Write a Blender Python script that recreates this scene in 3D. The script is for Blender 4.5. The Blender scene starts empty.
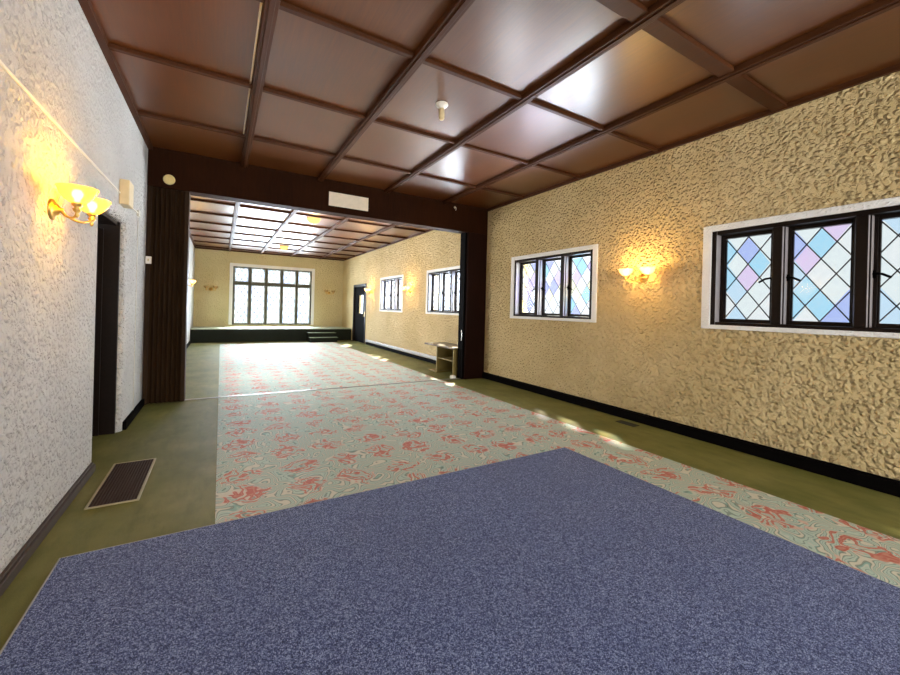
import bpy, bmesh, math, random
from mathutils import Vector, Matrix
random.seed(7)
C = bpy.context.scene.collection
PI = math.pi

# ------------------------------------------------------------------ dimensions
XL, XR, H = -0.822, 4.371, 3.23          # side walls and ceiling height
YF, YP, YB = -3.4, 6.10, 16.29           # rear wall, partition line, far wall
WT = 0.30                                # wall thickness

# ------------------------------------------------------------------ camera
cam = bpy.data.cameras.new('camera'); co = bpy.data.objects.new('camera', cam); C.objects.link(co)
yaw, roll = math.radians(30.43), math.radians(1.513)
F = Vector((math.sin(yaw), math.cos(yaw), 0)); R = Vector((math.cos(yaw), -math.sin(yaw), 0)); U = Vector((0, 0, 1))
R2 = R*math.cos(roll) + U*math.sin(roll); U2 = -R*math.sin(roll) + U*math.cos(roll)
co.matrix_world = Matrix(((R2.x, U2.x, -F.x, 0), (R2.y, U2.y, -F.y, 0), (R2.z, U2.z, -F.z, 1.3), (0, 0, 0, 1)))
cam.sensor_width = 36; cam.lens = 390.2/900*36; cam.shift_y = -28.48/900; cam.clip_start = 0.02
bpy.context.scene.camera = co

# ------------------------------------------------------------------ world, sun, daylight
sc = bpy.context.scene
vs = sc.view_settings
vs.view_transform = 'Standard'; vs.look = 'None'; vs.gamma = 1; vs.use_curve_mapping = False
vs.exposure = 0.6
W = bpy.data.worlds.new('sky'); sc.world = W; W.use_nodes = True
bg = W.node_tree.nodes['Background']
bg.inputs['Color'].default_value = (0.80, 0.90, 1.0, 1); bg.inputs['Strength'].default_value = 3.4

sd = bpy.data.lights.new('sun', 'SUN'); so = bpy.data.objects.new('sun', sd); C.objects.link(so)
sd.energy = 26.0; sd.color = (1, 0.9, 0.68); sd.angle = math.radians(3.0)
so.rotation_euler = Vector((-0.58, -0.80, -1.0)).to_track_quat('-Z', 'Y').to_euler()
so.location = (8, 8, 8)

def area(name, loc, direction, sx, sy, power, color):
    d = bpy.data.lights.new(name, 'AREA'); o = bpy.data.objects.new(name, d); C.objects.link(o)
    d.shape = 'RECTANGLE'; d.size = sx; d.size_y = sy; d.energy = power; d.color = color
    o.location = loc; o.rotation_euler = Vector(direction).to_track_quat('-Z', 'Y').to_euler()
    return o
DAY = (0.80, 0.90, 1.0)
# fill light from behind the camera, through two windows added in the rear wall
area('fill_rear', (1.75, YF-0.6, 1.75), (0, 1, -0.02), 4.6, 2.6, 400, (1.0, 0.95, 0.86))
# daylight outside the side and tall far windows; fill at the added left windows
area('daylight_side', (XR+0.45, 1.35, 1.5), (-1, 0, 0), 2.2, 2.0, 40, DAY)
area('daylight_side_middle', (XR+0.45, 4.6, 1.5), (-1, 0, 0), 2.4, 2.0, 600, DAY)
area('daylight_side_far', (XR+0.45, 7.9, 1.5), (-1, 0, 0), 2.4, 2.0, 600, DAY)
area('daylight_side_end', (XR+0.45, 11.15, 1.5), (-1, 0, 0), 2.4, 2.0, 600, DAY)
# lamps added low outside the side windows to give the ceiling its glare
for gy, gp in ((1.3, 60), (4.5, 420), (7.8, 420), (11.0, 300)):
    g = area('ceiling_glare_fill', (XR+0.55, gy, 0.95), (-1, -.35, 0.62), 2.4, 1.3, gp, (.92, .95, 1.0)); g.data.spread = math.radians(85)
area('fill_left_far', (XL-0.75, 7.7, 1.6), (1, 0, 0), 1.9, 1.6, 190, (1.0, 0.96, 0.88))
area('fill_left_end', (XL-0.75, 11.0, 1.6), (1, 0, 0), 1.9, 1.6, 110, (1.0, 0.96, 0.88))
area('daylight_back', (1.74, YB+0.5, 1.5), (0, -1, 0), 3.6, 3.0, 2600, (0.86, 0.93, 1.0))
area('daylight_back_sky', (1.74, YB+2.2, 4.6), (0, -1, -0.95), 5.0, 3.0, 3000, (0.86, 0.93, 1.0))

# ------------------------------------------------------------------ node helper
class N:
    def __init__(s, name):
        s.m = bpy.data.materials.new(name); s.m.use_nodes = True
        s.t = s.m.node_tree; s.t.nodes.clear()
        s.out = s.t.nodes.new('ShaderNodeOutputMaterial')
    def n(s, typ, ins=None, **props):
        x = s.t.nodes.new(typ)
        for k, v in props.items(): setattr(x, k, v)
        for k, v in (ins or {}).items():
            sock = x.inputs[k]
            if isinstance(v, bpy.types.NodeSocket): s.t.links.new(v, sock)
            else:
                if sock.type == 'RGBA' and len(v) == 3: v = (*v, 1)
                sock.default_value = v
        return x
    def obj(s): return s.n('ShaderNodeTexCoord').outputs['Object']
    def mapping(s, vec, scale=(1, 1, 1), rot=(0, 0, 0), loc=(0, 0, 0)):
        return s.n('ShaderNodeMapping', {'Vector': vec, 'Scale': scale, 'Rotation': rot, 'Location': loc}).outputs[0]
    def noise(s, vec, scale, detail=2, rough=.5, dist=0, out='Fac'):
        return s.n('ShaderNodeTexNoise', {'Vector': vec, 'Scale': scale, 'Detail': detail, 'Roughness': rough, 'Distortion': dist}).outputs[out]
    def vor(s, vec, scale, feature='F1', rnd=1.0, out='Distance', smooth=None):
        x = s.n('ShaderNodeTexVoronoi', {'Vector': vec, 'Scale': scale}, feature=feature)
        x.inputs['Randomness'].default_value = rnd
        if smooth is not None: x.inputs['Smoothness'].default_value = smooth
        return x.outputs[out]
    def math(s, op, a, b=0.0, c=0.0, clamp=False):
        x = s.t.nodes.new('ShaderNodeMath'); x.operation = op; x.use_clamp = clamp
        for i, v in enumerate((a, b, c)):
            if isinstance(v, bpy.types.NodeSocket): s.t.links.new(v, x.inputs[i])
            else: x.inputs[i].default_value = v
        return x.outputs[0]
    def vmath(s, op, a, b=(0, 0, 0)):
        x = s.t.nodes.new('ShaderNodeVectorMath'); x.operation = op
        for i, v in enumerate((a, b)):
            if isinstance(v, bpy.types.NodeSocket): s.t.links.new(v, x.inputs[i])
            elif op == 'SCALE' and i == 1: x.inputs['Scale'].default_value = v
            else: x.inputs[i].default_value = v
        return x.outputs[0]
    def rng(s, v, a, b, c=0.0, d=1.0):
        return s.n('ShaderNodeMapRange', {'Value': v, 'From Min': a, 'From Max': b, 'To Min': c, 'To Max': d}).outputs[0]
    def ramp(s, fac, stops, interp='LINEAR'):
        x = s.t.nodes.new('ShaderNodeValToRGB'); x.color_ramp.interpolation = interp
        e = x.color_ramp.elements
        while len(e) < len(stops): e.new(0.5)
        for el, (p, c) in zip(e, stops): el.position = p; el.color = (*c, 1)
        s.t.links.new(fac, x.inputs[0]); return x.outputs[0]
    def mix(s, f, a, b):
        x = s.t.nodes.new('ShaderNodeMix'); x.data_type = 'RGBA'
        for i, v in ((0, f), (6, a), (7, b)):
            if isinstance(v, bpy.types.NodeSocket): s.t.links.new(v, x.inputs[i])
            elif i == 0: x.inputs[0].default_value = v
            else: x.inputs[i].default_value = (*v, 1)
        return x.outputs[2]
    def bump(s, h, strength=1.0, dist=0.01):
        return s.n('ShaderNodeBump', {'Height': h, 'Strength': strength, 'Distance': dist}).outputs[0]
    def bsdf(s, **k):
        names = {'color': 'Base Color', 'rough': 'Roughness', 'metal': 'Metallic', 'normal': 'Normal', 'spec': 'Specular IOR Level',
                 'coat': 'Coat Weight', 'coat_rough': 'Coat Roughness', 'coat_ior': 'Coat IOR', 'sheen': 'Sheen Weight', 'trans': 'Transmission Weight',
                 'emit': 'Emission Color', 'emit_s': 'Emission Strength'}
        return s.n('ShaderNodeBsdfPrincipled', {names[a]: b for a, b in k.items()}).outputs[0]
    def done(s, sh): s.t.links.new(sh, s.out.inputs['Surface']); return s.m

def plain(name, color, rough=.5, metal=0.0, var=0.12, scale=18, spec=.5, **k):
    n = N(name); v = n.noise(n.obj(), scale, 3)
    c = n.mix(v, tuple(x*(1-var) for x in color), tuple(min(1, x*(1+var)) for x in color))
    return n.done(n.bsdf(color=c, rough=rough, metal=metal, spec=spec, **k))

def stucco(name, a, b, scale=1.0, depth=.012, pits=.25):
    n = N(name); p = n.obj()
    w = n.vmath('ADD', p, n.vmath('SCALE', n.vmath('SUBTRACT', n.noise(p, 12*scale, 2, out='Color'), (.5, .5, .5)), .05))
    v = n.vor(w, 24*scale, 'SMOOTH_F1', smooth=.5)
    lump = n.rng(v, .05, .55, 1, 0)
    pit = n.rng(n.noise(w, 26*scale, 2, .55), .30, .48, 0, 1)
    fine = n.noise(p, 90*scale, 3, .6)
    h = n.math('ADD', n.math('MULTIPLY', lump, .75), n.math('MULTIPLY', pit, pits))
    h = n.math('ADD', h, n.math('MULTIPLY', fine, .14))
    grime = n.noise(p, 1.3, 3)
    c = n.mix(n.rng(grime, .35, .65), a, b)
    return n.done(n.bsdf(color=c, rough=.75, spec=.25, normal=n.bump(h, 1.0, depth)))

def wood(name, a, b, rough=.3, coat=0.0, scale=(14, 1.2, 14), bump=.002, spec=.5, coat_rough=.12, coat_ior=1.5):
    n = N(name); p = n.obj(); q = n.mapping(p, scale)
    g = n.noise(q, 3.0, 5, .6, .6); big = n.noise(p, 1.1, 2)
    f = n.math('ADD', n.math('MULTIPLY', g, .7), n.math('MULTIPLY', big, .5))
    c = n.mix(n.rng(f, .38, .82), a, b)
    rr = n.rng(g, .2, .8, rough*.85, rough*1.2)
    return n.done(n.bsdf(color=c, rough=rr, spec=spec, coat=coat, coat_rough=coat_rough, coat_ior=coat_ior, normal=n.bump(g, .4, bump)))

M = {}
M['plaster_left'] = stucco('daylit_stucco', (.485, .472, .445), (.55, .536, .505), 1.1, .022, .6)  # cream plaster like the right wall, whitened for daylight in the colour
M['plaster_right'] = stucco('cream_stucco', (.60, .455, .225), (.68, .53, .285), 1.15, .055)
M['plaster_far'] = stucco('cream_stucco_far_wall', (.58, .49, .27), (.64, .55, .32), 1.1, .03)
M['white_paint'] = stucco('white_painted_plaster', (.78, .78, .77), (.85, .85, .84), 1.6, .006)
M['ceiling_wood'] = wood('stained_plywood', (.062, .0165, .002), (.138, .042, .006), .5, 1.0, (22, 1.0, 22), .0005, spec=.22, coat_rough=.30, coat_ior=1.42)
M['batten_wood'] = wood('batten_wood', (.036, .011, .003), (.075, .024, .007), .5, 0, bump=.0008, spec=.18)
M['beam_wood'] = wood('beam_wood', (.012, .0036, .0012), (.028, .0085, .0024), .6, 0, (14, 14, 1.2), .0008, .04)
M['post_wood'] = wood('post_wood', (.008, .0022, .0012), (.017, .005, .0025), .5, 0, (14, 14, 1.2), .0008, .06)
M['fold_wood'] = wood('folding_door_wood', (.016, .0085, .004), (.038, .020, .009), .55, 0, (16, 16, 1.0), .0008, .08)
M['dark_wood'] = wood('dark_oak', (.006, .004, .003), (.014, .008, .006), .4, 0, (12, 12, 12), .0006, .12)
M['skirting_brown'] = plain('worn_brown_skirting', (.055, .040, .032), .5, spec=.2)
M['door_black'] = plain('black_door_paint', (.004, .0035, .0035), .75, spec=.02)
M['black_paint'] = plain('black_paint', (.003, .0025, .0025), .7, spec=.02)
M['olive_frame'] = plain('weathered_olive_frame', (.075, .072, .050), .5, spec=.2)
M['reveal_lit_pale'] = plain('pale_lit_reveal', (.24, .225, .25), .4)  # window light on the reveals, put into the colour
M['reveal_lit_grey'] = plain('grey_lit_reveal', (.30, .27, .27), .35)  # nearest window's reveals, daylight streaks put into the grey
M['lead'] = plain('lead', (.05, .05, .055), .45, .6)
M['brass'] = plain('aged_brass', (.62, .40, .12), .3, 1.0)
M['cream_plastic'] = plain('cream_plastic', (.68, .56, .33), .45)
M['white_plastic'] = plain('white_plastic', (.86, .84, .78), .4)
M['speaker_yellow'] = plain('cream_yellow_plastic', (.72, .60, .27), .45)
M['vent_cream'] = plain('vent_cream', (.80, .72, .58), .5)
M['conduit'] = plain('painted_conduit', (.72, .68, .58), .5)
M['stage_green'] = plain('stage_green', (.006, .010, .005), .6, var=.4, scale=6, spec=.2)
M['stage_top'] = plain('reflecting_stage_top', (.30, .34, .25), .55, var=.2)  # pale because the reflection off the stage top is put in the colour
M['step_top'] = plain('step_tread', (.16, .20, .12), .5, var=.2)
M['olive_laminate'] = plain('olive_laminate', (.20, .15, .045), .5, spec=.3)
M['table_top'] = plain('brown_laminate', (.12, .085, .055), .3)
M['heater_white'] = plain('heater_enamel', (.42, .43, .44), .4)
M['vent_metal'] = plain('register_frame', (.42, .36, .22), .4, .5)
M['vent_dark'] = plain('register_grille', (.040, .020, .012), .6, .1, spec=.2)
M['vent_black'] = plain('register_duct', (.006, .005, .005), .8)
M['binding'] = plain('rug_binding', (.36, .37, .36), .8)
M['track'] = plain('track_metal', (.30, .30, .28), .35, .8)
M['steel'] = plain('steel', (.7, .7, .7), .25, 1.0)

# fitted green carpet
n = N('green_carpet'); p = n.obj()
c = n.mix(n.rng(n.noise(p, 2.2, 4, .6), .3, .7), (.125, .130, .025), (.225, .215, .065))
c = n.mix(n.rng(n.noise(n.mapping(p, (3, .8, 1)), 3.5, 5, .7), .45, .75, 0, .55), c, (.055, .068, .014))
c = n.mix(n.rng(n.noise(p, 260, 2), .3, .7, 0, .4), c, (.045, .055, .008))
M['green_carpet'] = n.done(n.bsdf(color=c, rough=.6, spec=.3, normal=n.bump(n.noise(p, 300, 2), .3, .004)))
# heather blue rug
n = N('blue_rug'); p = n.obj()
f1 = n.noise(p, 230, 2, .7); f2 = n.noise(n.mapping(p, (1, 1, 1), (0, 0, .6)), 105, 2, .6); f3 = n.noise(p, 1.6, 3, .6)
c = n.ramp(n.math('ADD', n.math('MULTIPLY', f1, .65), n.math('MULTIPLY', f2, .35)),
           [(.40, (.008, .012, .044)), (.50, (.060, .086, .225)), (.61, (.40, .48, .74))])
c = n.mix(n.rng(f3, .35, .7, 0, .22), c, (.06, .08, .18))
M['blue_rug'] = n.done(n.bsdf(color=c, rough=.85, spec=.15, sheen=.06, normal=n.bump(f1, .7, .006)))
# floral carpet: scrolling pale green leaves, coral blooms on a half-drop repeat
def floral(name):
    n = N(name); p = n.obj()
    def warp(v, sc_, amp): return n.vmath('ADD', v, n.vmath('SCALE', n.vmath('SUBTRACT', n.noise(p, sc_, 1, .5, out='Color'), (.5, .5, .5)), amp))
    sn = lambda v, k: n.math('ADD', n.math('MULTIPLY', n.math('SINE', n.math('MULTIPLY', v, k)), .5), .5)
    w = warp(p, 2.3, .28); w = warp(w, 6.2, .20); w2 = warp(w, 13.0, .07)
    s = n.n('ShaderNodeSeparateXYZ', {'Vector': w2}); X, Y = s.outputs[0], s.outputs[1]
    A = n.noise(w, 3.7, .5, .45)
    leaf = sn(A, 78); vein = sn(A, 234)
    Bf = n.noise(w2, 6.2, .5, .5); flame = sn(Bf, 44)
    K = 2*PI/.37
    a = n.math('SINE', n.math('MULTIPLY', n.math('ADD', X, Y), K*.5)); b = n.math('SINE', n.math('MULTIPLY', n.math('SUBTRACT', X, Y), K*.5))
    bloom = n.math('MULTIPLY', a, b)
    col = n.ramp(leaf, [(.0, (.70, .66, .52)), (.30, (.66, .64, .52)), (.37, (.10, .17, .14)), (.47, (.24, .42, .35)), (.75, (.33, .53, .46)), (.95, (.50, .65, .56))])
    col = n.mix(n.rng(vein, .84, .95, 0, .7), col, (.70, .70, .60))
    col = n.mix(n.rng(vein, .10, .03, 0, .7), col, (.12, .17, .14))
    pink = n.math('MULTIPLY', n.rng(bloom, .06, .12), n.rng(flame, .42, .52))
    col = n.mix(n.math('MULTIPLY', pink, .9), col, (.76, .47, .37))
    coral = n.math('MULTIPLY', n.rng(bloom, .16, .22), n.rng(flame, .58, .68))
    col = n.mix(coral, col, (.54, .10, .065))
    col = n.mix(n.math('MULTIPLY', n.math('MULTIPLY', n.rng(bloom, .2, .3), n.rng(flame, .95, 1.0)), .6), col, (.70, .34, .24))
    col = n.mix(.16, col, (.10, .16, .14))
    col = n.mix(n.rng(n.noise(p, 240, 2), .3, .7, 0, .18), col, (.25, .28, .25))
    return n.done(n.bsdf(color=col, rough=.68, spec=.4, normal=n.bump(n.noise(p, 300, 2), .4, .003)))
M['floral'] = floral('floral_carpet')

# leaded glass quarries: tinted diamonds, coordinates in each pane's own plane
def glass(name, stops, dw, dh, axis, tint=False):
    n = N(name); s = n.n('ShaderNodeSeparateXYZ', {'Vector': n.obj()})
    u = s.outputs[axis]; v = s.outputs[2]
    U_, V_ = n.math('DIVIDE', u, dw), n.math('DIVIDE', v, dh)
    a = n.math('FLOOR', n.math('ADD', n.math('ADD', U_, V_), .5)); b = n.math('FLOOR', n.math('ADD', n.math('SUBTRACT', U_, V_), .5))
    rnd = n.n('ShaderNodeObjectInfo').outputs['Random']
    cv = n.n('ShaderNodeCombineXYZ', {'X': a, 'Y': b, 'Z': n.math('MULTIPLY', rnd, 37.0)}).outputs[0]
    wn = n.n('ShaderNodeTexWhiteNoise', {'Vector': cv}, noise_dimensions='3D').outputs['Value']
    col = n.ramp(wn, stops, 'CONSTANT')
    col = n.mix(n.rng(n.noise(n.obj(), 22, 3), .3, .7, 0, .25), col, (.64, .64, .64) if tint == 2 else (.52, .52, .52) if tint == 3 else (.40, .40, .40) if tint else (.9, .9, .9))
    tr = n.n('ShaderNodeBsdfTransparent', {'Color': col}).outputs[0]
    gl = n.n('ShaderNodeBsdfGlossy', {'Color': (1, 1, 1), 'Roughness': .12}).outputs[0]
    return n.done(n.n('ShaderNodeMixShader', {0: .012, 1: tr, 2: gl}).outputs[0])
DW, DH = .18, .27
M['glass_tinted'] = glass('tinted_quarry_glass', [(0, (.44, .44, .42)), (.22, (.32, .34, .43)), (.40, (.31, .40, .43)), (.56, (.45, .44, .42)), (.76, (.43, .37, .42)), (.88, (.37, .41, .43))], DW, DH, 1, True)
M['glass_pale'] = glass('pale_quarry_glass', [(0, (.54, .54, .53)), (.36, (.38, .38, .50)), (.50, (.36, .47, .52)), (.62, (.55, .53, .43)), (.78, (.47, .42, .52)), (.9, (.54, .54, .53))], DW, DH, 1, 3)
M['glass_far'] = glass('clear_quarry_glass', [(0, (.8, .82, .84)), (.5, (.74, .78, .84)), (.8, (.84, .84, .80))], DW, DH, 1)
M['glass_back'] = glass('clear_quarry_glass_far_wall', [(0, (.66, .69, .70)), (.5, (.58, .63, .71)), (.8, (.70, .70, .65))], .21, .30, 0, 2)

n = N('clear_window_glass')
M['clear_glass'] = n.done(n.n('ShaderNodeMixShader', {0: .06, 1: n.n('ShaderNodeBsdfTransparent').outputs[0], 2: n.n('ShaderNodeBsdfGlossy', {'Roughness': .05}).outputs[0]}).outputs[0])

def shade_glass(name, emit, ec=(1, .58, .05)):
    n = N(name); p = n.obj()
    c = n.mix(n.noise(p, 30, 2), (.85, .62, .26), (.92, .74, .40))
    tl = n.n('ShaderNodeBsdfTranslucent', {'Color': c}).outputs[0]; df = n.bsdf(color=c, rough=.2, emit=ec, emit_s=emit)
    g = n.n('ShaderNodeMixShader', {0: .45, 1: df, 2: tl}).outputs[0]
    tp = n.n('ShaderNodeBsdfTransparent', {'Color': (1, .86, .6, 1)}).outputs[0]
    return n.done(n.n('ShaderNodeMixShader', {0: .62, 1: g, 2: tp}).outputs[0])
M['shade_lit'] = shade_glass('amber_glass_lit', 1.5)
M['shade_lit_white'] = shade_glass('white_glass_lit', 1.6, (1, .84, .52))
M['shade_off'] = shade_glass('amber_glass', 0.0)
def glow(name, col, s):
    n = N(name); return n.done(n.n('ShaderNodeEmission', {'Color': col, 'Strength': s}).outputs[0])
M['bulb_lit'] = glow('bulb_glow', (1, .86, .52), 9)
M['bulb_off'] = plain('bulb_white', (.85, .84, .78), .3)
M['dome_lit'] = glow('dome_glow', (1, .66, .16), 1.5)

# ------------------------------------------------------------------ mesh helpers
def box(bm, x0, x1, y0, y1, z0, z1, bevel=0.0, seg=2):
    t = bmesh.new(); bmesh.ops.create_cube(t, size=1)
    for v in t.verts: v.co = Vector(((x0+x1)/2 + v.co.x*(x1-x0), (y0+y1)/2 + v.co.y*(y1-y0), (z0+z1)/2 + v.co.z*(z1-z0)))
    if bevel: bmesh.ops.bevel(t, geom=t.edges[:], offset=bevel, segments=seg, affect='EDGES', profile=.5)
    join(bm, t)
def join(bm, t):
    me = bpy.data.meshes.new('t'); t.to_mesh(me); t.free(); bm.from_mesh(me); bpy.data.meshes.remove(me)
def lathe(bm, prof, seg=32, mat=None):
    """prof: list of (radius, z) revolved round Z"""
    t = bmesh.new(); rings = []
    for r, z in prof:
        if r < 1e-6: rings.append([t.verts.new((0, 0, z))])
        else: rings.append([t.verts.new((r*math.cos(2*PI*i/seg), r*math.sin(2*PI*i/seg), z)) for i in range(seg)])
    for A, B in zip(rings, rings[1:]):
        for i in range(seg):
            j = (i+1) % seg
            q = [A[i % len(A)], A[j % len(A)], B[j % len(B)], B[i % len(B)]]
            u = []
            for v in q:
                if v not in u: u.append(v)
            if len(u) > 2: t.faces.new(u)
    bmesh.ops.recalc_face_normals(t, faces=t.faces[:])
    for f in t.faces: f.smooth = True
    if mat is not None: bmesh.ops.transform(t, matrix=mat, verts=t.verts[:])
    join(bm, t)
def tube(bm, pts, r, seg=10):
    t = bmesh.new(); rings = []; pts = [Vector(q) for q in pts]
    for i, q in enumerate(pts):
        d = (pts[min(i+1, len(pts)-1)] - pts[max(i-1, 0)]).normalized()
        a = d.orthogonal().normalized() if abs(d.z) > .98 else d.cross(Vector((0, 0, 1))).normalized()
        b = d.cross(a)
        rings.append([t.verts.new(q + (a*math.cos(2*PI*k/seg) + b*math.sin(2*PI*k/seg))*r) for k in range(seg)])
    for A, B in zip(rings, rings[1:]):
        for k in range(seg): t.faces.new((A[k], A[(k+1) % seg], B[(k+1) % seg], B[k]))
    t.faces.new(rings[0][::-1]); t.faces.new(rings[-1])
    bmesh.ops.recalc_face_normals(t, faces=t.faces[:])
    for f in t.faces: f.smooth = len(f.verts) == 4
    join(bm, t)
def bez(p0, p1, p2, p3, k=12):
    p0, p1, p2, p3 = map(Vector, (p0, p1, p2, p3)); out = []
    for i in range(k+1):
        t = i/k; out.append(p0*(1-t)**3 + 3*p1*t*(1-t)**2 + 3*p2*t*t*(1-t) + p3*t**3)
    return out
def obj(name, bm, m, parent=None, origin=None):
    me = bpy.data.meshes.new(name)
    if origin is not None: bmesh.ops.translate(bm, verts=bm.verts[:], vec=-Vector(origin))
    bm.to_mesh(me); bm.free(); me.materials.append(M[m] if isinstance(m, str) else m)
    o = bpy.data.objects.new(name, me); C.objects.link(o)
    if origin is not None: o.location = origin
    if parent is not None: o.parent = parent
    return o
def tag(o, label, cat, group=None):
    o['label'] = label; o['category'] = cat
    if group: o['group'] = group
    return o
def thing(name, label, cat, loc=(0, 0, 0), rotz=0.0, group=None):
    o = bpy.data.objects.new(name, None); C.objects.link(o); o.empty_display_size = .1
    o.location = loc; o.rotation_euler = (0, 0, rotz)
    return tag(o, label, cat, group)
def struct(name, bm, m, parent=None, origin=None):
    o = obj(name, bm, m, parent, origin)
    if parent is None: o['kind'] = 'structure'
    return o
def struct_root(name, loc=(0, 0, 0)):
    o = bpy.data.objects.new(name, None); C.objects.link(o); o.location = loc; o['kind'] = 'structure'; o.empty_display_size = .1
    return o
def dup(root, loc, rotz, label, group=None):
    r = root.copy(); C.objects.link(r); r.location = loc; r.rotation_euler = (0, 0, rotz); r['label'] = label
    if group: r['group'] = group
    for ch in list(root.children):
        c = ch.copy(); C.objects.link(c); c.parent = r
        for g in ch.children:
            d = g.copy(); C.objects.link(d); d.parent = c
    return r
def B(*boxes, bevel=0.0):
    bm = bmesh.new()
    for b in boxes: box(bm, *b, bevel=bevel)
    return bm
def wall(axis, w0, w1, u0, u1, z0, z1, holes):
    """solid wall between planes w0 and w1 (along axis) with rectangular openings (u0,u1,z0,z1) cut right through"""
    us = sorted({u0, u1, *[h[0] for h in holes], *[h[1] for h in holes]}); zs = sorted({z0, z1, *[h[2] for h in holes], *[h[3] for h in holes]})
    bm = bmesh.new(); vt = {}
    def V(w, u, z):
        k = (round(w, 5), round(u, 5), round(z, 5))
        if k not in vt: vt[k] = bm.verts.new((w, u, z) if axis == 0 else (u, w, z))
        return vt[k]
    solid = {}
    for i in range(len(us)-1):
        for j in range(len(zs)-1):
            cu, cz = (us[i]+us[i+1])/2, (zs[j]+zs[j+1])/2
            solid[i, j] = not any(h[0] < cu < h[1] and h[2] < cz < h[3] for h in holes)
    for (i, j), s in solid.items():
        if not s: continue
        a, b, c, d = us[i], us[i+1], zs[j], zs[j+1]
        for w in (w0, w1): bm.faces.new((V(w, a, c), V(w, b, c), V(w, b, d), V(w, a, d)))
        for (di, dj), (p, q) in {(-1, 0): ((a, c), (a, d)), (1, 0): ((b, c), (b, d)), (0, -1): ((a, c), (b, c)), (0, 1): ((a, d), (b, d))}.items():
            if not solid.get((i+di, j+dj), False): bm.faces.new((V(w0, *p), V(w0, *q), V(w1, *q), V(w1, *p)))
    bmesh.ops.recalc_face_normals(bm, faces=bm.faces[:])
    return bm

# ------------------------------------------------------------------ floor, walls, ceiling
struct('floor', B((XL-WT, XR+WT, YF-WT, YB+WT, -.2, 0)), 'green_carpet')
WZ0, WZ1 = 1.21, 2.17                                   # side window openings
SIDE = [(.47, 2.12), (3.62, 5.27), (6.88, 8.53), (10.13, 11.78)]
DOOR_L = (3.97, 4.95, 0.0, 2.06)
DOOR_R = (13.25, 14.72, 0.0, 2.12)
BACKW = (.36, 3.12, .52, 2.66)
struct('wall_right', wall(0, XR, XR+WT, YF-WT, YB+WT, 0, H, [(a, b, WZ0, WZ1) for a, b in SIDE] + [DOOR_R]), 'plaster_right')
struct('wall_back', wall(1, YB, YB+WT, XL, XR, 0, H, [BACKW]), 'plaster_far')
REAR_FILL = [(-.45, 1.60, .75, 2.75), (1.95, 4.0, .75, 2.75)]
struct('wall_front', wall(1, YF-WT, YF, XL, XR, 0, H, REAR_FILL), 'plaster_right')

# left wall: the doorway edge is rounded over by hand-trowelled plaster
LEFT_FILL = [(6.9, 8.5, 1.0, 2.3), (10.2, 11.8, 1.0, 2.3)]
bm = wall(0, XL-WT, XL, YF-WT, YB+WT, 0, H, [DOOR_L] + LEFT_FILL)
def on_edge(e):
    a, b = e.verts[0].co, e.verts[1].co
    if abs(a.x-XL) > 1e-4 or abs(b.x-XL) > 1e-4 or len(e.link_faces) != 2: return False
    if abs(abs(e.link_faces[0].normal.dot(e.link_faces[1].normal))) > .5: return False
    m = (a+b)/2
    return DOOR_L[0]-.01 < m.y < DOOR_L[1]+.01 and .01 < m.z < 2.1
bmesh.ops.bevel(bm, geom=[e for e in bm.edges if on_edge(e)], offset=.045, segments=5, affect='EDGES', profile=.5)
struct('wall_left', bm, 'plaster_left')

ceil = struct('ceiling', B((XL-WT, XR+WT, YF-WT, YB+WT, H, H+.15)), 'ceiling_wood')
LX = [.234, 1.252, 2.314, 3.414]
TY = [-1.90, -.74, .41, 1.567, 2.724, 3.865, 5.06]
TYF = [7.55, 8.72, 9.87, 11.03, 12.2, 13.37, 14.55, 15.7]
EPS = .0
for x in LX:
    struct('batten', B((x-.042, x+.042, YF, YP, H-.050, H-EPS), (x-.018, x+.018, YF, YP, H-.060, H-.050), bevel=.004), 'batten_wood', ceil)
    struct('batten', B((x-.042, x+.042, YP+.22, YB, H-.050, H-EPS), (x-.018, x+.018, YP+.22, YB, H-.060, H-.050), bevel=.004), 'batten_wood', ceil)
for y in TY:
    wdt = .055 if abs(y-1.567) < .01 else .022
    struct('cross_batten', B((XL, XR, y-wdt, y+wdt, H-.034, H-EPS), bevel=.004), 'batten_wood', ceil)
for y in TYF:
    struct('cross_batten', B((XL, XR, y-.024, y+.024, H-.036, H-EPS), bevel=.004), 'batten_wood', ceil)
for x0, x1, y0, y1 in ((XL, XL+.05, YF, YP), (XR-.03, XR, YF, YP), (XL, XR, YB-.05, YB), (XL, XL+.05, YP+.22, YB), (XR-.03, XR, YP+.22, YB)):
    struct('edge_moulding', B((x0, x1, y0, y1, H-.045, H)), 'batten_wood', ceil)

# header beam and post of the wide opening
ZB = 2.737
struct('trim_1', B((XL, XR, YP, YP+.22, ZB, H), bevel=.004), 'beam_wood')
struct('trim_2', B((3.945, XR, YP, YP+.22, 0, ZB), (3.932, 3.975, YP-.012, YP+.232, 0, ZB), bevel=.004), 'post_wood')
struct('trim_3', B((-.383, 3.93, YP+.085, YP+.115, 0, .010), (-.383, 3.93, YP+.125, YP+.140, 0, .007)), 'track')

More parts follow.
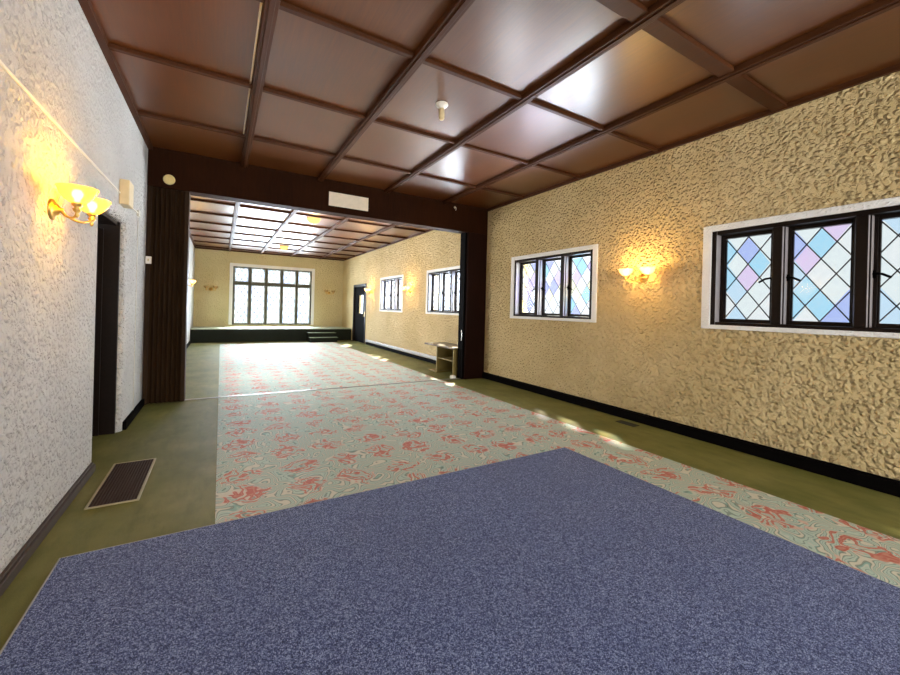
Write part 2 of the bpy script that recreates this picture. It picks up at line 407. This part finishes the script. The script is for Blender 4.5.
# baseboards
struct('baseboard_left', B((XL, XL+.03, YF, DOOR_L[0]-.06, 0, .052), (XL, XL+.018, YF, DOOR_L[0]-.06, .052, .066), bevel=.004), 'skirting_brown')
struct('baseboard_left_2', B((XL, XL+.03, DOOR_L[1]+.06, YP, 0, .085), bevel=.005), 'black_paint')
struct('baseboard_left_3', B((XL, XL+.03, YP+.22, 14.9, 0, .085), bevel=.005), 'black_paint')
struct('baseboard_right', B((XR-.035, XR, YF, YP, 0, .10), (XR-.02, XR, YF, YP, .10, .115), bevel=.004), 'black_paint')
struct('baseboard_right_2', B((XR-.02, XR, YP+.22, DOOR_R[0]-.1, 0, .09), bevel=.003), 'black_paint')
struct('baseboard_front', B((XL, XR, YF, YF+.03, 0, .10), bevel=.004), 'black_paint')

# ------------------------------------------------------------------ windows
def lattice(u0, u1, z0, z1, dw, dh, axis, w, thick=.0045, cx=None, cz=None):
    """lead cames: bars along both diagonals, clipped to the pane"""
    bm = bmesh.new(); cu, cz = (u0+u1)/2, (z0+z1)/2
    for s in (1, -1):
        for k in range(-12, 13):
            c = k + .5                                    # u/dw + s*z/dh = c
            pts = []
            for u in (u0-cu, u1-cu):
                z = (c - u/dw)*s*dh
                if z0-cz-1e-6 <= z <= z1-cz+1e-6: pts.append((u, z))
            for z in (z0-cz, z1-cz):
                u = (c - s*z/dh)*dw
                if u0-cu+1e-6 < u < u1-cu-1e-6: pts.append((u, z))
            if len(pts) < 2: continue
            pts.sort(); a, b = pts[0], pts[-1]
            if math.dist(a, b) < .01: continue
            du, dz = b[0]-a[0], b[1]-a[1]; L_ = math.hypot(du, dz); nu, nz = -dz/L_*thick, du/L_*thick
            t = bmesh.new(); vs_ = []
            for off in (-.004, .004):
                for (pu, pz), sg in ((a, 1), (b, 1), (b, -1), (a, -1)):
                    uu, zz = cu+pu+nu*sg, cz+pz+nz*sg
                    vs_.append(t.verts.new((w+off, uu, zz) if axis == 0 else (uu, w+off, zz)))
            for f in ((0, 1, 2, 3), (7, 6, 5, 4), (0, 4, 5, 1), (1, 5, 6, 2), (2, 6, 7, 3), (3, 7, 4, 0)): t.faces.new([vs_[i] for i in f])
            bmesh.ops.recalc_face_normals(t, faces=t.faces[:]); join(bm, t)
    return bm

def side_window(idx, y0, y1, gm, rev):
    root = struct_root('window_%d' % idx, (XR, (y0+y1)/2, WZ0))
    r = lambda nm, bm, m, par=root: reparent(obj(nm, bm, m), par)
    # white painted plaster margin, standing a little proud of the stucco
    e = .085
    r('surround', B((XR-.012, XR+.05, y0-e, y0, WZ0-e*.5, WZ1+e*.75), (XR-.012, XR+.05, y1, y1+e, WZ0-e*.5, WZ1+e*.75),
                    (XR-.012, XR+.05, y0, y1, WZ1, WZ1+e*.75), (XR-.012, XR+.05, y0, y1, WZ0-e*.5, WZ0), bevel=.008), 'white_paint')
    fr = B((XR+.0, XR+.16, y0, y0+.045, WZ0, WZ1), (XR, XR+.16, y1-.045, y1, WZ0, WZ1),
           (XR, XR+.16, y0+.045, y1-.045, WZ1-.04, WZ1), (XR+.0, XR+.16, y0+.045, y1-.045, WZ0, WZ0+.03), bevel=.006)
    lighten_reveals(r('frame', fr, 'dark_wood'), rev)
    pitch = (y1-y0-.09+.075)/3; lw = pitch-.075
    for k in range(2):
        m0 = y0+.045+lw+k*pitch
        mu = r('mullion', B((XR-.0, XR+.16, m0, m0+.075, WZ0+.03, WZ1-.04), (XR+.03, XR+.15, m0-.012, m0+.087, WZ0+.03, WZ1-.04), bevel=.006), 'dark_wood'); lighten_reveals(mu, rev)
    for k in range(3):
        a = y0+.045+k*pitch; b = a+lw; z0, z1 = WZ0+.03, WZ1-.04; s = .036
        x0, x1 = XR+.085, XR+.135
        cs = r('casement', B((x0, x1, a, a+s, z0, z1), (x0, x1, b-s, b, z0, z1), (x0, x1, a+s, b-s, z0, z0+s), (x0, x1, a+s, b-s, z1-s, z1),
                             (x0+.012, x1-.012, a+s, a+s+.012, z0+s, z1-s), (x0+.012, x1-.012, b-s-.012, b-s, z0+s, z1-s), bevel=.004), 'dark_wood')
        pa, pb, pz0, pz1 = a+s, b-s, z0+s, z1-s; w = XR+.112
        pane = B((w-.003, w+.003, pa, pb, pz0, pz1))
        po = obj('pane', pane, gm, None, (w, (pa+pb)/2, (pz0+pz1)/2)); reparent(po, cs)
        reparent(obj('leaded_lattice', lattice(pa, pb, pz0, pz1, DW*(pb-pa)/.36, DH*(pz1-pz0)/.81, 0, w), 'lead'), cs)
        side, dr = (b-s/2, -1) if k < 2 else (a+s/2, 1)
        hz = (z0+z1)/2 - .02
        bm = B((x0-.014, x0, side-.014, side+.014, hz-.032, hz+.032), bevel=.004)
        tube(bm, [(x0-.012, side, hz), (x0-.034, side+.004*dr, hz+.004), (x0-.036, side+.05*dr, hz-.004), (x0-.034, side+.10*dr, hz-.034)], .0095, 8)
        reparent(obj('latch', bm, 'black_paint'), cs)
    return root
def lighten_reveals(o, mat):
    """the reveal faces that look towards the near end of the room have window light put into their colour"""
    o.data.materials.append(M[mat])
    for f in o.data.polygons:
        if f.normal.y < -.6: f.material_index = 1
def reparent(o, par):
    """parent keeping the world place"""
    o.parent = par
    off = Vector((0, 0, 0)); q = par
    while q is not None: off += q.location; q = q.parent
    o.location = o.location - off
    return o
for i, ((a, b), g) in enumerate(zip(SIDE, ('glass_tinted', 'glass_pale', 'glass_far', 'glass_far'))): side_window(i+1, a, b, g, 'reveal_lit_grey' if i == 0 else 'reveal_lit_pale')

# tall five-light window in the far wall
def back_window():
    x0, x1, z0, z1 = BACKW; root = struct_root('window_5', ((x0+x1)/2, YB, z0))
    r = lambda nm, bm, m, par=root: reparent(obj(nm, bm, m), par)
    e = .11
    r('surround', B((x0-e, x0, YB-.014, YB+.06, z0-.0, z1+e), (x1, x1+e, YB-.014, YB+.06, z0, z1+e), (x0, x1, YB-.014, YB+.06, z1, z1+e), bevel=.008), 'white_paint')
    r('frame', B((x0, x0+.06, YB+.02, YB+.2, z0, z1), (x1-.06, x1, YB+.02, YB+.2, z0, z1), (x0+.06, x1-.06, YB+.02, YB+.2, z1-.05, z1), (x0+.06, x1-.06, YB+.02, YB+.2, z0, z0+.05), bevel=.006), 'olive_frame')
    pitch = (x1-x0-.12+.10)/5; lw = pitch-.10; zt = 2.05
    for k in range(4):
        m0 = x0+.06+lw+k*pitch
        r('mullion', B((m0, m0+.10, YB+.03, YB+.19, z0+.05, z1-.05), bevel=.008), 'olive_frame')
    for k in range(5):
        a = x0+.06+k*pitch; b = a+lw
        r('transom', B((a, b, YB+.03, YB+.19, zt-.06, zt+.06), bevel=.008), 'olive_frame')
        for nm, lo, hi in (('casement', z0+.05, zt-.06), ('upper_light', zt+.06, z1-.05)):
            s = .022
            cs = r(nm, B((a, a+s, YB+.10, YB+.15, lo, hi), (b-s, b, YB+.10, YB+.15, lo, hi), (a+s, b-s, YB+.10, YB+.15, lo, lo+s), (a+s, b-s, YB+.10, YB+.15, hi-s, hi), bevel=.003), 'olive_frame')
            w = YB+.125; pa, pb, l2, h2 = a+s, b-s, lo+s, hi-s
            reparent(obj('pane', B((pa, pb, w-.003, w+.003, l2, h2)), 'glass_back', None, ((pa+pb)/2, w, (l2+h2)/2)), cs)
            reparent(obj('leaded_lattice', lattice(pa, pb, l2, h2, .21, .30, 1, w, .010), 'lead'), cs)
back_window()
for i, (x0, x1, z0, z1) in enumerate(REAR_FILL):  # added, unseen rear windows that let the fill light in
    root = struct_root('window_%d' % (6+i), ((x0+x1)/2, YF, z0))
    xm = (x0+x1)/2
    reparent(obj('frame', B((x0, x0+.06, YF-.2, YF, z0, z1), (x1-.06, x1, YF-.2, YF, z0, z1), (x0+.06, x1-.06, YF-.2, YF, z1-.06, z1), (x0+.06, x1-.06, YF-.2, YF, z0, z0+.06), (xm-.03, xm+.03, YF-.18, YF-.02, z0+.06, z1-.06), bevel=.005), 'dark_wood'), root)
    for a, b in ((x0+.06, xm-.03), (xm+.03, x1-.06)):
        reparent(obj('pane', B((a, b, YF-.11, YF-.104, z0+.06, z1-.06)), 'clear_glass'), root)

for i, (y0, y1, z0, z1) in enumerate(LEFT_FILL):  # added windows, out of view, carrying fill into the far room
    root = struct_root('window_%d' % (8+i), (XL, (y0+y1)/2, z0)); ym = (y0+y1)/2
    reparent(obj('frame', B((XL-.2, XL-.02, y0, y0+.06, z0, z1), (XL-.2, XL-.02, y1-.06, y1, z0, z1), (XL-.2, XL-.02, y0+.06, y1-.06, z1-.06, z1), (XL-.2, XL-.02, y0+.06, y1-.06, z0, z0+.06), (XL-.18, XL-.04, ym-.03, ym+.03, z0+.06, z1-.06), bevel=.005), 'dark_wood'), root)
    for a, b in ((y0+.06, ym-.03), (ym+.03, y1-.06)):
        reparent(obj('pane', B((XL-.11, XL-.104, a, b, z0+.06, z1-.06)), 'clear_glass'), root)

# ------------------------------------------------------------------ doors
root = struct_root('door_1', (XL, 4.45, 0))
y0, y1 = DOOR_L[:2]
reparent(obj('door_frame', B((XL-.26, XL-.042, y1-.035, y1, 0, 2.06), (XL-.26, XL-.075, y0, y0+.035, 0, 2.06), (XL-.26, XL-.06, y0+.035, y1-.035, 2.025, 2.06), (XL-.20, XL-.16, y1-.05, y1-.035, 0, 1.985), bevel=.004), 'dark_wood'), root)
lf = reparent(obj('door_leaf', B((XL-.25, XL-.205, y0+.035, y1-.035, .008, 1.985), (XL-.205, XL-.195, y0+.15, y1-.15, .2, .9), (XL-.205, XL-.195, y0+.15, y1-.15, 1.05, 1.85), bevel=.004), 'dark_wood'), root)
bm = bmesh.new(); lathe(bm, [(0, .05), (.02, .048), (.027, .035), (.02, .02), (.01, .015), (.01, 0), (0, 0)], 20, Matrix.Translation((XL-.205, y0+.10, 1.0)) @ Matrix.Rotation(PI/2, 4, 'Y'))
reparent(obj('door_knob', bm, 'brass'), lf)

root = struct_root('door_2', (XR, 14.0, 0))
y0, y1 = DOOR_R[:2]
reparent(obj('door_frame', B((XR-.02, XR+.2, y0, y0+.09, 0, 2.12), (XR-.02, XR+.2, y1-.09, y1, 0, 2.12), (XR-.02, XR+.2, y0+.09, y1-.09, 2.03, 2.12), bevel=.004), 'dark_wood'), root)
pa, pb, pz0, pz1 = y0+.42, y1-.42, 1.05, 1.72
lf = reparent(obj('door_leaf', B((XR+.03, XR+.08, y0+.09, pa, .008, 2.03), (XR+.03, XR+.08, pb, y1-.09, .008, 2.03), (XR+.03, XR+.08, pa, pb, .008, pz0), (XR+.03, XR+.08, pa, pb, pz1, 2.03)), 'door_black'), root)
reparent(obj('pane', B((XR+.052, XR+.058, pa, pb, pz0, pz1)), 'clear_glass'), lf)
bm = B((XR+.0, XR+.03, y0+.15, y0+.19, .95, 1.12), bevel=.004)
reparent(obj('door_handle', bm, 'brass'), lf)

# ------------------------------------------------------------------ folding partition stacked at both sides
def pleats(x0, x1, ya, yb, z0, z1, k):
    bm = bmesh.new(); n_ = 2*k; top = []; bot = []
    front = [(x0+(x1-x0)*i/n_, ya+.03 if i % 2 else ya) for i in range(n_+1)]
    poly = []
    for i, (x, y) in enumerate(front): poly.append((x, y))
    back = [(x, yb-.03 if i % 2 else yb) for i, (x, _) in enumerate(front)]
    poly += back[::-1]
    vb = [bm.verts.new((x, y, z0)) for x, y in poly]; vt = [bm.verts.new((x, y, z1)) for x, y in poly]
    for i in range(len(poly)):
        j = (i+1) % len(poly); bm.faces.new((vb[i], vb[j], vt[j], vt[i]))
    m = len(front)
    for i in range(m-1):
        q = [i, i+1, 2*m-2-i, 2*m-1-i]
        bm.faces.new([vt[a] for a in q]); bm.faces.new([vb[a] for a in q[::-1]])
    bmesh.ops.recalc_face_normals(bm, faces=bm.faces[:])
    return bm
fp = thing('folding_partition', 'dark brown pleated folding partition stacked against the left wall under the header beam', 'partition', (-.62, YP+.11, 0))
pl = pleats(-.775, -.43, YP+.015, YP+.205, .012, ZB-.004, 7)
reparent(obj('pleated_panel', pl, 'fold_wood'), fp)
reparent(obj('wall_jamb', B((XL+.002, -.775, YP+.005, YP+.215, .002, ZB-.004), bevel=.004), 'fold_wood'), fp)
reparent(obj('lead_post', B((-.43, -.383, YP+.0, YP+.21, .010, ZB-.004), bevel=.006), 'fold_wood'), fp)
fp2 = thing('partition_jamb', 'narrow black closing jamb on the left face of the dark post beside the small table', 'door jamb', (3.912, YP+.11, 0))
reparent(obj('jamb_board', B((3.893, 3.931, YP+.03, YP+.20, .002, ZB-.004), bevel=.004), 'black_paint'), fp2)
reparent(obj('strike_plate', B((3.887, 3.893, YP+.06, YP+.085, .72, .92), bevel=.002), 'steel'), fp2)

# ------------------------------------------------------------------ carpets and rug
bm = B((.0, 3.505, YF+.02, YP+.08, 0, .002)); tag(obj('patterned_carpet', bm, 'floral'), 'coral and pale green leaf patterned carpet in the near room, partly under the blue rug', 'carpet')
bm = B((.0, 3.505, YP+.145, 14.2, 0, .002)); tag(obj('patterned_carpet', bm, 'floral'), 'pale leaf patterned carpet strip running through the far room to the stage', 'carpet')
rug = thing('rug', 'large heather blue rug with pale bound edge in the foreground', 'rug', (1.1, 1.0, 0))
RX0, RX1, RY1, RY0 = -.665, 2.86, 2.64, -2.2
reparent(obj('pile', B((RX0+.009, RX1-.008, RY0, RY1-.009, .0025, .013), bevel=.002), 'blue_rug'), rug)
reparent(obj('binding', B((RX0, RX0+.009, RY0, RY1, .0025, .012), (RX1-.008, RX1, RY0, RY1, .0025, .012), (RX0+.009, RX1-.008, RY1-.009, RY1, .0025, .012), bevel=.003), 'binding'), rug)

# ------------------------------------------------------------------ floor register
fv = thing('floor_register', 'rectangular floor vent with pale metal rim and dark mesh by the left wall', 'vent', (-.565, 3.59, 0))
vx0, vx1, vy0, vy1 = -.70, -.43, 3.20, 3.99; t_ = .015
reparent(obj('rim', B((vx0, vx0+t_, vy0, vy1, 0, .008), (vx1-t_, vx1, vy0, vy1, 0, .008), (vx0+t_, vx1-t_, vy0, vy0+t_, 0, .008), (vx0+t_, vx1-t_, vy1-t_, vy1, 0, .008), bevel=.002), 'vent_metal'), fv)
bm = bmesh.new(); k = 14
for i in range(k+1):
    x = vx0+t_+(vx1-vx0-2*t_)*i/k; box(bm, x-.0035, x+.0035, vy0+t_, vy1-t_, .002, .007)
for i in range(43):
    y = vy0+t_+(vy1-vy0-2*t_)*i/42; box(bm, vx0+t_, vx1-t_, y-.003, y+.003, .002, .0066)
reparent(obj('grille', bm, 'vent_dark'), fv)
reparent(obj('duct_pan', B((vx0+t_, vx1-t_, vy0+t_, vy1-t_, 0, .0015)), 'vent_black'), fv)
dv = tag(obj('floor_register', B((4.12, 4.23, 2.78, 3.02, 0, .006), bevel=.001), 'vent_black'), 'small dark floor vent on the green carpet below the right-hand lit wall lamp', 'vent')

# ------------------------------------------------------------------ wall lamps
def sconce(name, label, lit, loc, rotz, power=0.0, col=(1, .55, .13), shade='shade_lit_white', group='two-armed glass wall lamps'):
    t = thing(name, label, 'wall lamp', loc, rotz, group)
    bm = bmesh.new(); ry = Matrix.Rotation(PI/2, 4, 'Y')
    lathe(bm, [(0, 0), (.058, 0), (.060, .006), (.050, .014), (.034, .018), (.028, .030), (.014, .036), (.012, .05), (0, .055)], 28, ry)
    obj('backplate', bm, 'brass', t)
    for s in (-1, 1):
        sy = .14*s
        bm = bmesh.new()
        tube(bm, bez((.035, 0, 0), (.08, .03*s, -.06), (.13, .09*s, -.06), (.14, sy, -.012), 14), .0065, 10)
        arm = obj('arm', bm, 'brass', t)
        bm = bmesh.new()
        lathe(bm, [(0, -.055), (.006, -.052), (.010, -.040), (.006, -.030), (.016, -.018), (.020, -.006), (.011, .0), (.022, .010), (.026, .022), (.02, .028), (0, .028)], 20, Matrix.Translation((.14, sy, 0)))
        obj('candle_cup', bm, 'brass', arm)
        bm = bmesh.new()
        prof = [(.020, .020), (.034, .026), (.055, .044), (.072, .068), (.083, .098), (.088, .106), (.086, .108), (.080, .100), (.068, .071), (.052, .048), (.032, .031), (.020, .026)]
        lathe(bm, prof, 36, Matrix.Translation((.14, sy, 0)))
        obj('glass_shade', bm, shade if lit else 'shade_off', t)
        bm = bmesh.new()
        lathe(bm, [(0, .030), (.011, .032), (.012, .045), (.022, .062), (.024, .078), (.015, .094), (0, .098)], 20, Matrix.Translation((.14, sy, 0)))
        obj('bulb', bm, 'bulb_lit' if lit else 'bulb_off', t)
    if lit:
        for pos, pw, rad in (((.26, 0, .085), 1.2, .05), ((.165, -.14, .115), .35, .04), ((.165, .14, .115), .35, .04)):
            d = bpy.data.lights.new('lamp_light', 'POINT'); d.energy = power*pw; d.color = col; d.shadow_soft_size = rad
            o = bpy.data.objects.new('lamp_light', d); C.objects.link(o); o.parent = t; o.location = pos
    return t
LP = 8.0
sconce('wall_lamp', 'lit brass wall lamp with two amber bowls on the white left wall before the doorway', True, (XL, 2.99, 1.795), 0, LP*1.1, (1, .47, .0), 'shade_lit')
sconce('wall_lamp', 'lit two-bowl wall lamp between the two nearest windows on the right wall', True, (XR, 2.87, 1.735), PI, LP, (1, .58, .16))
sconce('wall_lamp', 'lit wall lamp on the far right wall between the two farther windows', True, (XR, 9.55, 1.76), PI, LP, (1, .58, .16))
sconce('wall_lamp', 'lit wall lamp on the right wall just before the far dark door', True, (XR, 12.65, 1.80), PI, LP, (1, .58, .16))
sconce('wall_lamp', 'lit wall lamp on the left wall of the far room seen past the folded partition', True, (XL, 12.6, 1.78), 0, LP, (1, .58, .16))
sconce('wall_lamp', 'unlit brass wall lamp on the far wall left of the tall window', False, (-.315, YB, 1.78), -PI/2)
sconce('wall_lamp', 'unlit brass wall lamp on the far wall right of the tall window', False, (3.80, YB, 1.82), -PI/2)

# ------------------------------------------------------------------ ceiling fittings
lh = thing('ceiling_lamp_holder', 'white ceiling lamp holder with bare cylindrical bulb on a wood panel', 'ceiling lamp', (1.754, 3.236, H))
bm = bmesh.new(); lathe(bm, [(0, 0), (.058, 0), (.060, -.010), (.052, -.022), (.030, -.028), (.026, -.045), (0, -.045)], 30); obj('base', bm, 'white_plastic', lh)
bm = bmesh.new(); lathe(bm, [(0, -.044), (.022, -.045), (.024, -.06), (.026, -.10), (.026, -.135), (.018, -.150), (0, -.154)], 24); obj('bulb', bm, 'cream_plastic', lh)
def dome(label, loc):
    t = thing('ceiling_light', label, 'ceiling light', loc, 0, 'glowing dome lights on the far ceiling')
    bm = bmesh.new(); lathe(bm, [(0, 0), (.15, 0), (.16, -.012), (.155, -.03), (.14, -.032), (0, -.032)], 36); obj('brass_ring', bm, 'brass', t)
    bm = bmesh.new(); lathe(bm, [(.14, -.030), (.135, -.06), (.11, -.09), (.07, -.112), (.03, -.122), (0, -.124)], 36); obj('glass_dome', bm, 'dome_lit', t)
    bm = bmesh.new(); lathe(bm, [(0, -.12), (.012, -.122), (.010, -.135), (.014, -.143), (0, -.15)], 16); obj('finial', bm, 'brass', t)
    d = bpy.data.lights.new('lamp_light', 'POINT'); d.energy = 18; d.color = (1, .72, .38); d.shadow_soft_size = .1
    o = bpy.data.objects.new('lamp_light', d); C.objects.link(o); o.parent = t; o.location = (0, 0, -.27)
dome('glowing amber dome light on the far room ceiling, the one nearer the header beam', (1.72, 8.98, H))
dome('glowing amber dome light on the far room ceiling, the one nearer the tall far window', (1.75, 13.85, H))

wc = thing('batten_lit_edge', 'thin pale strip for the light-caught edge of a dark ceiling batten', 'conduit', (.18, 3.8, H-.035))  # added strip standing in for light along the batten edge
bm = B((.172, .184, 2.76, 5.02, H-.012, H), bevel=.002); reparent(obj('cover', bm, 'conduit'), wc)

# ------------------------------------------------------------------ fittings on the beam and left wall
sd_ = thing('alarm_sounder', 'round cream yellow alarm disc on the dark beam above the folded partition', 'alarm', (-.60, YP, 2.845), 0)
rx = Matrix.Rotation(PI/2, 4, 'X')
bm = bmesh.new(); lathe(bm, [(0, 0), (.058, 0), (.064, .008), (.062, .022), (.050, .030), (.040, .026), (0, .026)], 32, rx); obj('housing', bm, 'speaker_yellow', sd_)
bm = bmesh.new()
lathe(bm, [(.034, .026), (.034, .034), (.030, .034), (.030, .026)], 28, rx); lathe(bm, [(.022, .026), (.022, .036), (.016, .036), (.016, .026)], 24, rx); lathe(bm, [(0, .026), (.008, .026), (.008, .038), (0, .04)], 16, rx)
obj('grille_rings', bm, 'speaker_yellow', sd_)

bv = thing('air_vent', 'rectangular cream air vent on the dark header beam', 'vent', (1.695, YP-.02, 2.94))
reparent(obj('vent_frame', B((1.385, 2.005, YP-.012, YP, 2.835, 2.856), (1.385, 2.005, YP-.012, YP, 3.024, 3.045), (1.385, 1.405, YP-.012, YP, 2.856, 3.024), (1.985, 2.005, YP-.012, YP, 2.856, 3.024), bevel=.002), 'vent_cream'), bv)
bm = bmesh.new(); box(bm, 1.405, 1.985, YP-.004, YP, 2.856, 3.024)
for i in range(12):
    z = 2.866+.0136*i; box(bm, 1.405, 1.985, YP-.011, YP-.004, z-.0045, z+.0045)
for i in range(7):
    x = 1.45+.0817*i; box(bm, x-.003, x+.003, YP-.012, YP-.004, 2.856, 3.024)
reparent(obj('louvres', bm, 'vent_cream'), bv)

hk = thing('ceiling_hook', 'tiny white hook at the top of the beam near the right wall', 'hook', (3.63, YP, 3.15))
bm = bmesh.new(); lathe(bm, [(0, 0), (.022, 0), (.02, .008), (.008, .012), (0, .014)], 16, rx); obj('plate', bm, 'white_plastic', hk)
bm = bmesh.new(); tube(bm, bez((0, -.01, 0), (0, -.06, 0), (0, -.06, -.06), (0, -.02, -.055), 10), .006, 8); obj('hook', bm, 'white_plastic', hk)

sw = thing('wall_switch', 'small white switch box on the edge of the folded partition', 'switch', (-.80, YP, 1.81))
reparent(obj('plate', B((-.818, -.758, YP-.022, YP+.004, 1.765, 1.855), bevel=.005), 'white_plastic'), sw)
reparent(obj('rocker', B((-.796, -.780, YP-.030, YP-.022, 1.795, 1.825), bevel=.003), 'cream_plastic'), sw)

jb = thing('junction_box', 'cream box with louvred side on the left wall above the doorway', 'electrical box', (XL, 4.72, 2.34))
reparent(obj('case', B((XL, XL+.075, 4.60, 4.80, 2.18, 2.41), bevel=.008), 'cream_plastic'), jb)
bm = bmesh.new()
for i in range(5): box(bm, XL+.012, XL+.05, 4.80, 4.86, 2.21+i*.035, 2.225+i*.035)
box(bm, XL, XL+.012, 4.80, 4.87, 2.20, 2.40)
reparent(obj('side_louvres', bm, 'white_plastic'), jb)
cd = thing('surface_conduit', 'long straight white cable cover high on the left wall, ending at the cream box', 'conduit', (XL, 2.5, 2.28))
reparent(obj('cable_cover', B((XL+.0005, XL+.012, YF, 4.60, 2.272, 2.286), bevel=.004), 'conduit'), cd)
cb = thing('cable', 'thin cable with clip leaving the cream box and dropping down the white wall', 'cable', (XL, 5.2, 2.27))
tail = bmesh.new(); tube(tail, [(XL+.012, 4.87, 2.255), (XL+.012, 5.2, 2.258), (XL+.012, 5.45, 2.262)], .007, 8); reparent(obj('run', tail, 'conduit'), cb)
reparent(obj('clip', B((XL+.001, XL+.025, 5.45, 5.52, 2.235, 2.30), bevel=.004), 'conduit'), cb)
tail = bmesh.new(); tube(tail, [(XL+.010, 5.49, 2.235), (XL+.010, 5.495, 1.2), (XL+.010, 5.49, .09)], .004, 8); reparent(obj('drop', tail, 'conduit'), cb)

# ------------------------------------------------------------------ small table, tub
tb = thing('side_table', 'low olive and brown shelf table by the right wall behind the dark post', 'table', (4.1, 6.98, 0))
reparent(obj('tabletop', B((3.79, 4.31, 6.335, 7.50, .535, .565), bevel=.004), 'table_top'), tb)
reparent(obj('side_panel', B((3.85, 4.27, 7.03, 7.06, .03, .535), bevel=.002), 'olive_laminate'), tb)
reparent(obj('side_panel', B((3.84, 4.27, 6.36, 6.385, 0, .535), bevel=.002), 'olive_laminate'), tb)
reparent(obj('shelf', B((3.87, 4.27, 6.385, 7.03, .285, .305), bevel=.002), 'olive_laminate'), tb)
reparent(obj('back_panel', B((4.25, 4.27, 6.385, 7.03, .305, .535)), 'olive_laminate'), tb)
reparent(obj('foot', B((3.81, 4.29, 6.98, 7.32, 0, .03), bevel=.004), 'olive_laminate'), tb)
bm = bmesh.new(); lathe(bm, [(0, 0), (.040, 0), (.052, .008), (.056, .03), (.050, .052), (.042, .058), (.030, .056), (0, .054)], 24)
o = tag(obj('tub', bm, 'white_plastic'), 'small round white tub on the floor beside the low shelf table', 'tub'); o.location = (3.78, 6.27, 0.0)

# ------------------------------------------------------------------ stage and steps
st = thing('stage', 'low dark green stage with pale top across the far wall', 'stage', (1.77, 15.6, 0))
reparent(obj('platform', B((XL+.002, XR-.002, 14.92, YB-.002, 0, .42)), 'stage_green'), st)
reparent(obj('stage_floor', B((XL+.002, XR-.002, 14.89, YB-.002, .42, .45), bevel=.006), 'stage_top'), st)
sp = thing('stage_steps', 'two dark green steps up to the stage near the right wall', 'steps', (3.2, 14.55, 0))
for k, (ya, z) in enumerate(((14.28, .15), (14.58, .30))):
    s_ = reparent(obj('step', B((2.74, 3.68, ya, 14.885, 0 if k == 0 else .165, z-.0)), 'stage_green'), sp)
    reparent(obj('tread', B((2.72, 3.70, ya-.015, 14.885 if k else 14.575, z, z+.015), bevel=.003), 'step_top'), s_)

# ------------------------------------------------------------------ heater along the far right wall
ht = thing('baseboard_heater', 'long low white heater pipe cover along the far right wall', 'heater', (XR, 9.8, .1))
reparent(obj('cover', B((XR-.055, XR-.021, 6.5, 13.0, .11, .165), (XR-.021, XR, 6.5, 13.0, .10, .18), bevel=.004), 'heater_white'), ht)
reparent(obj('end_cap', B((XR-.06, XR, 13.0, 13.04, .09, .185), bevel=.004), 'heater_white'), ht)
reparent(obj('end_cap', B((XR-.06, XR, 6.46, 6.5, .09, .185), bevel=.004), 'heater_white'), ht)
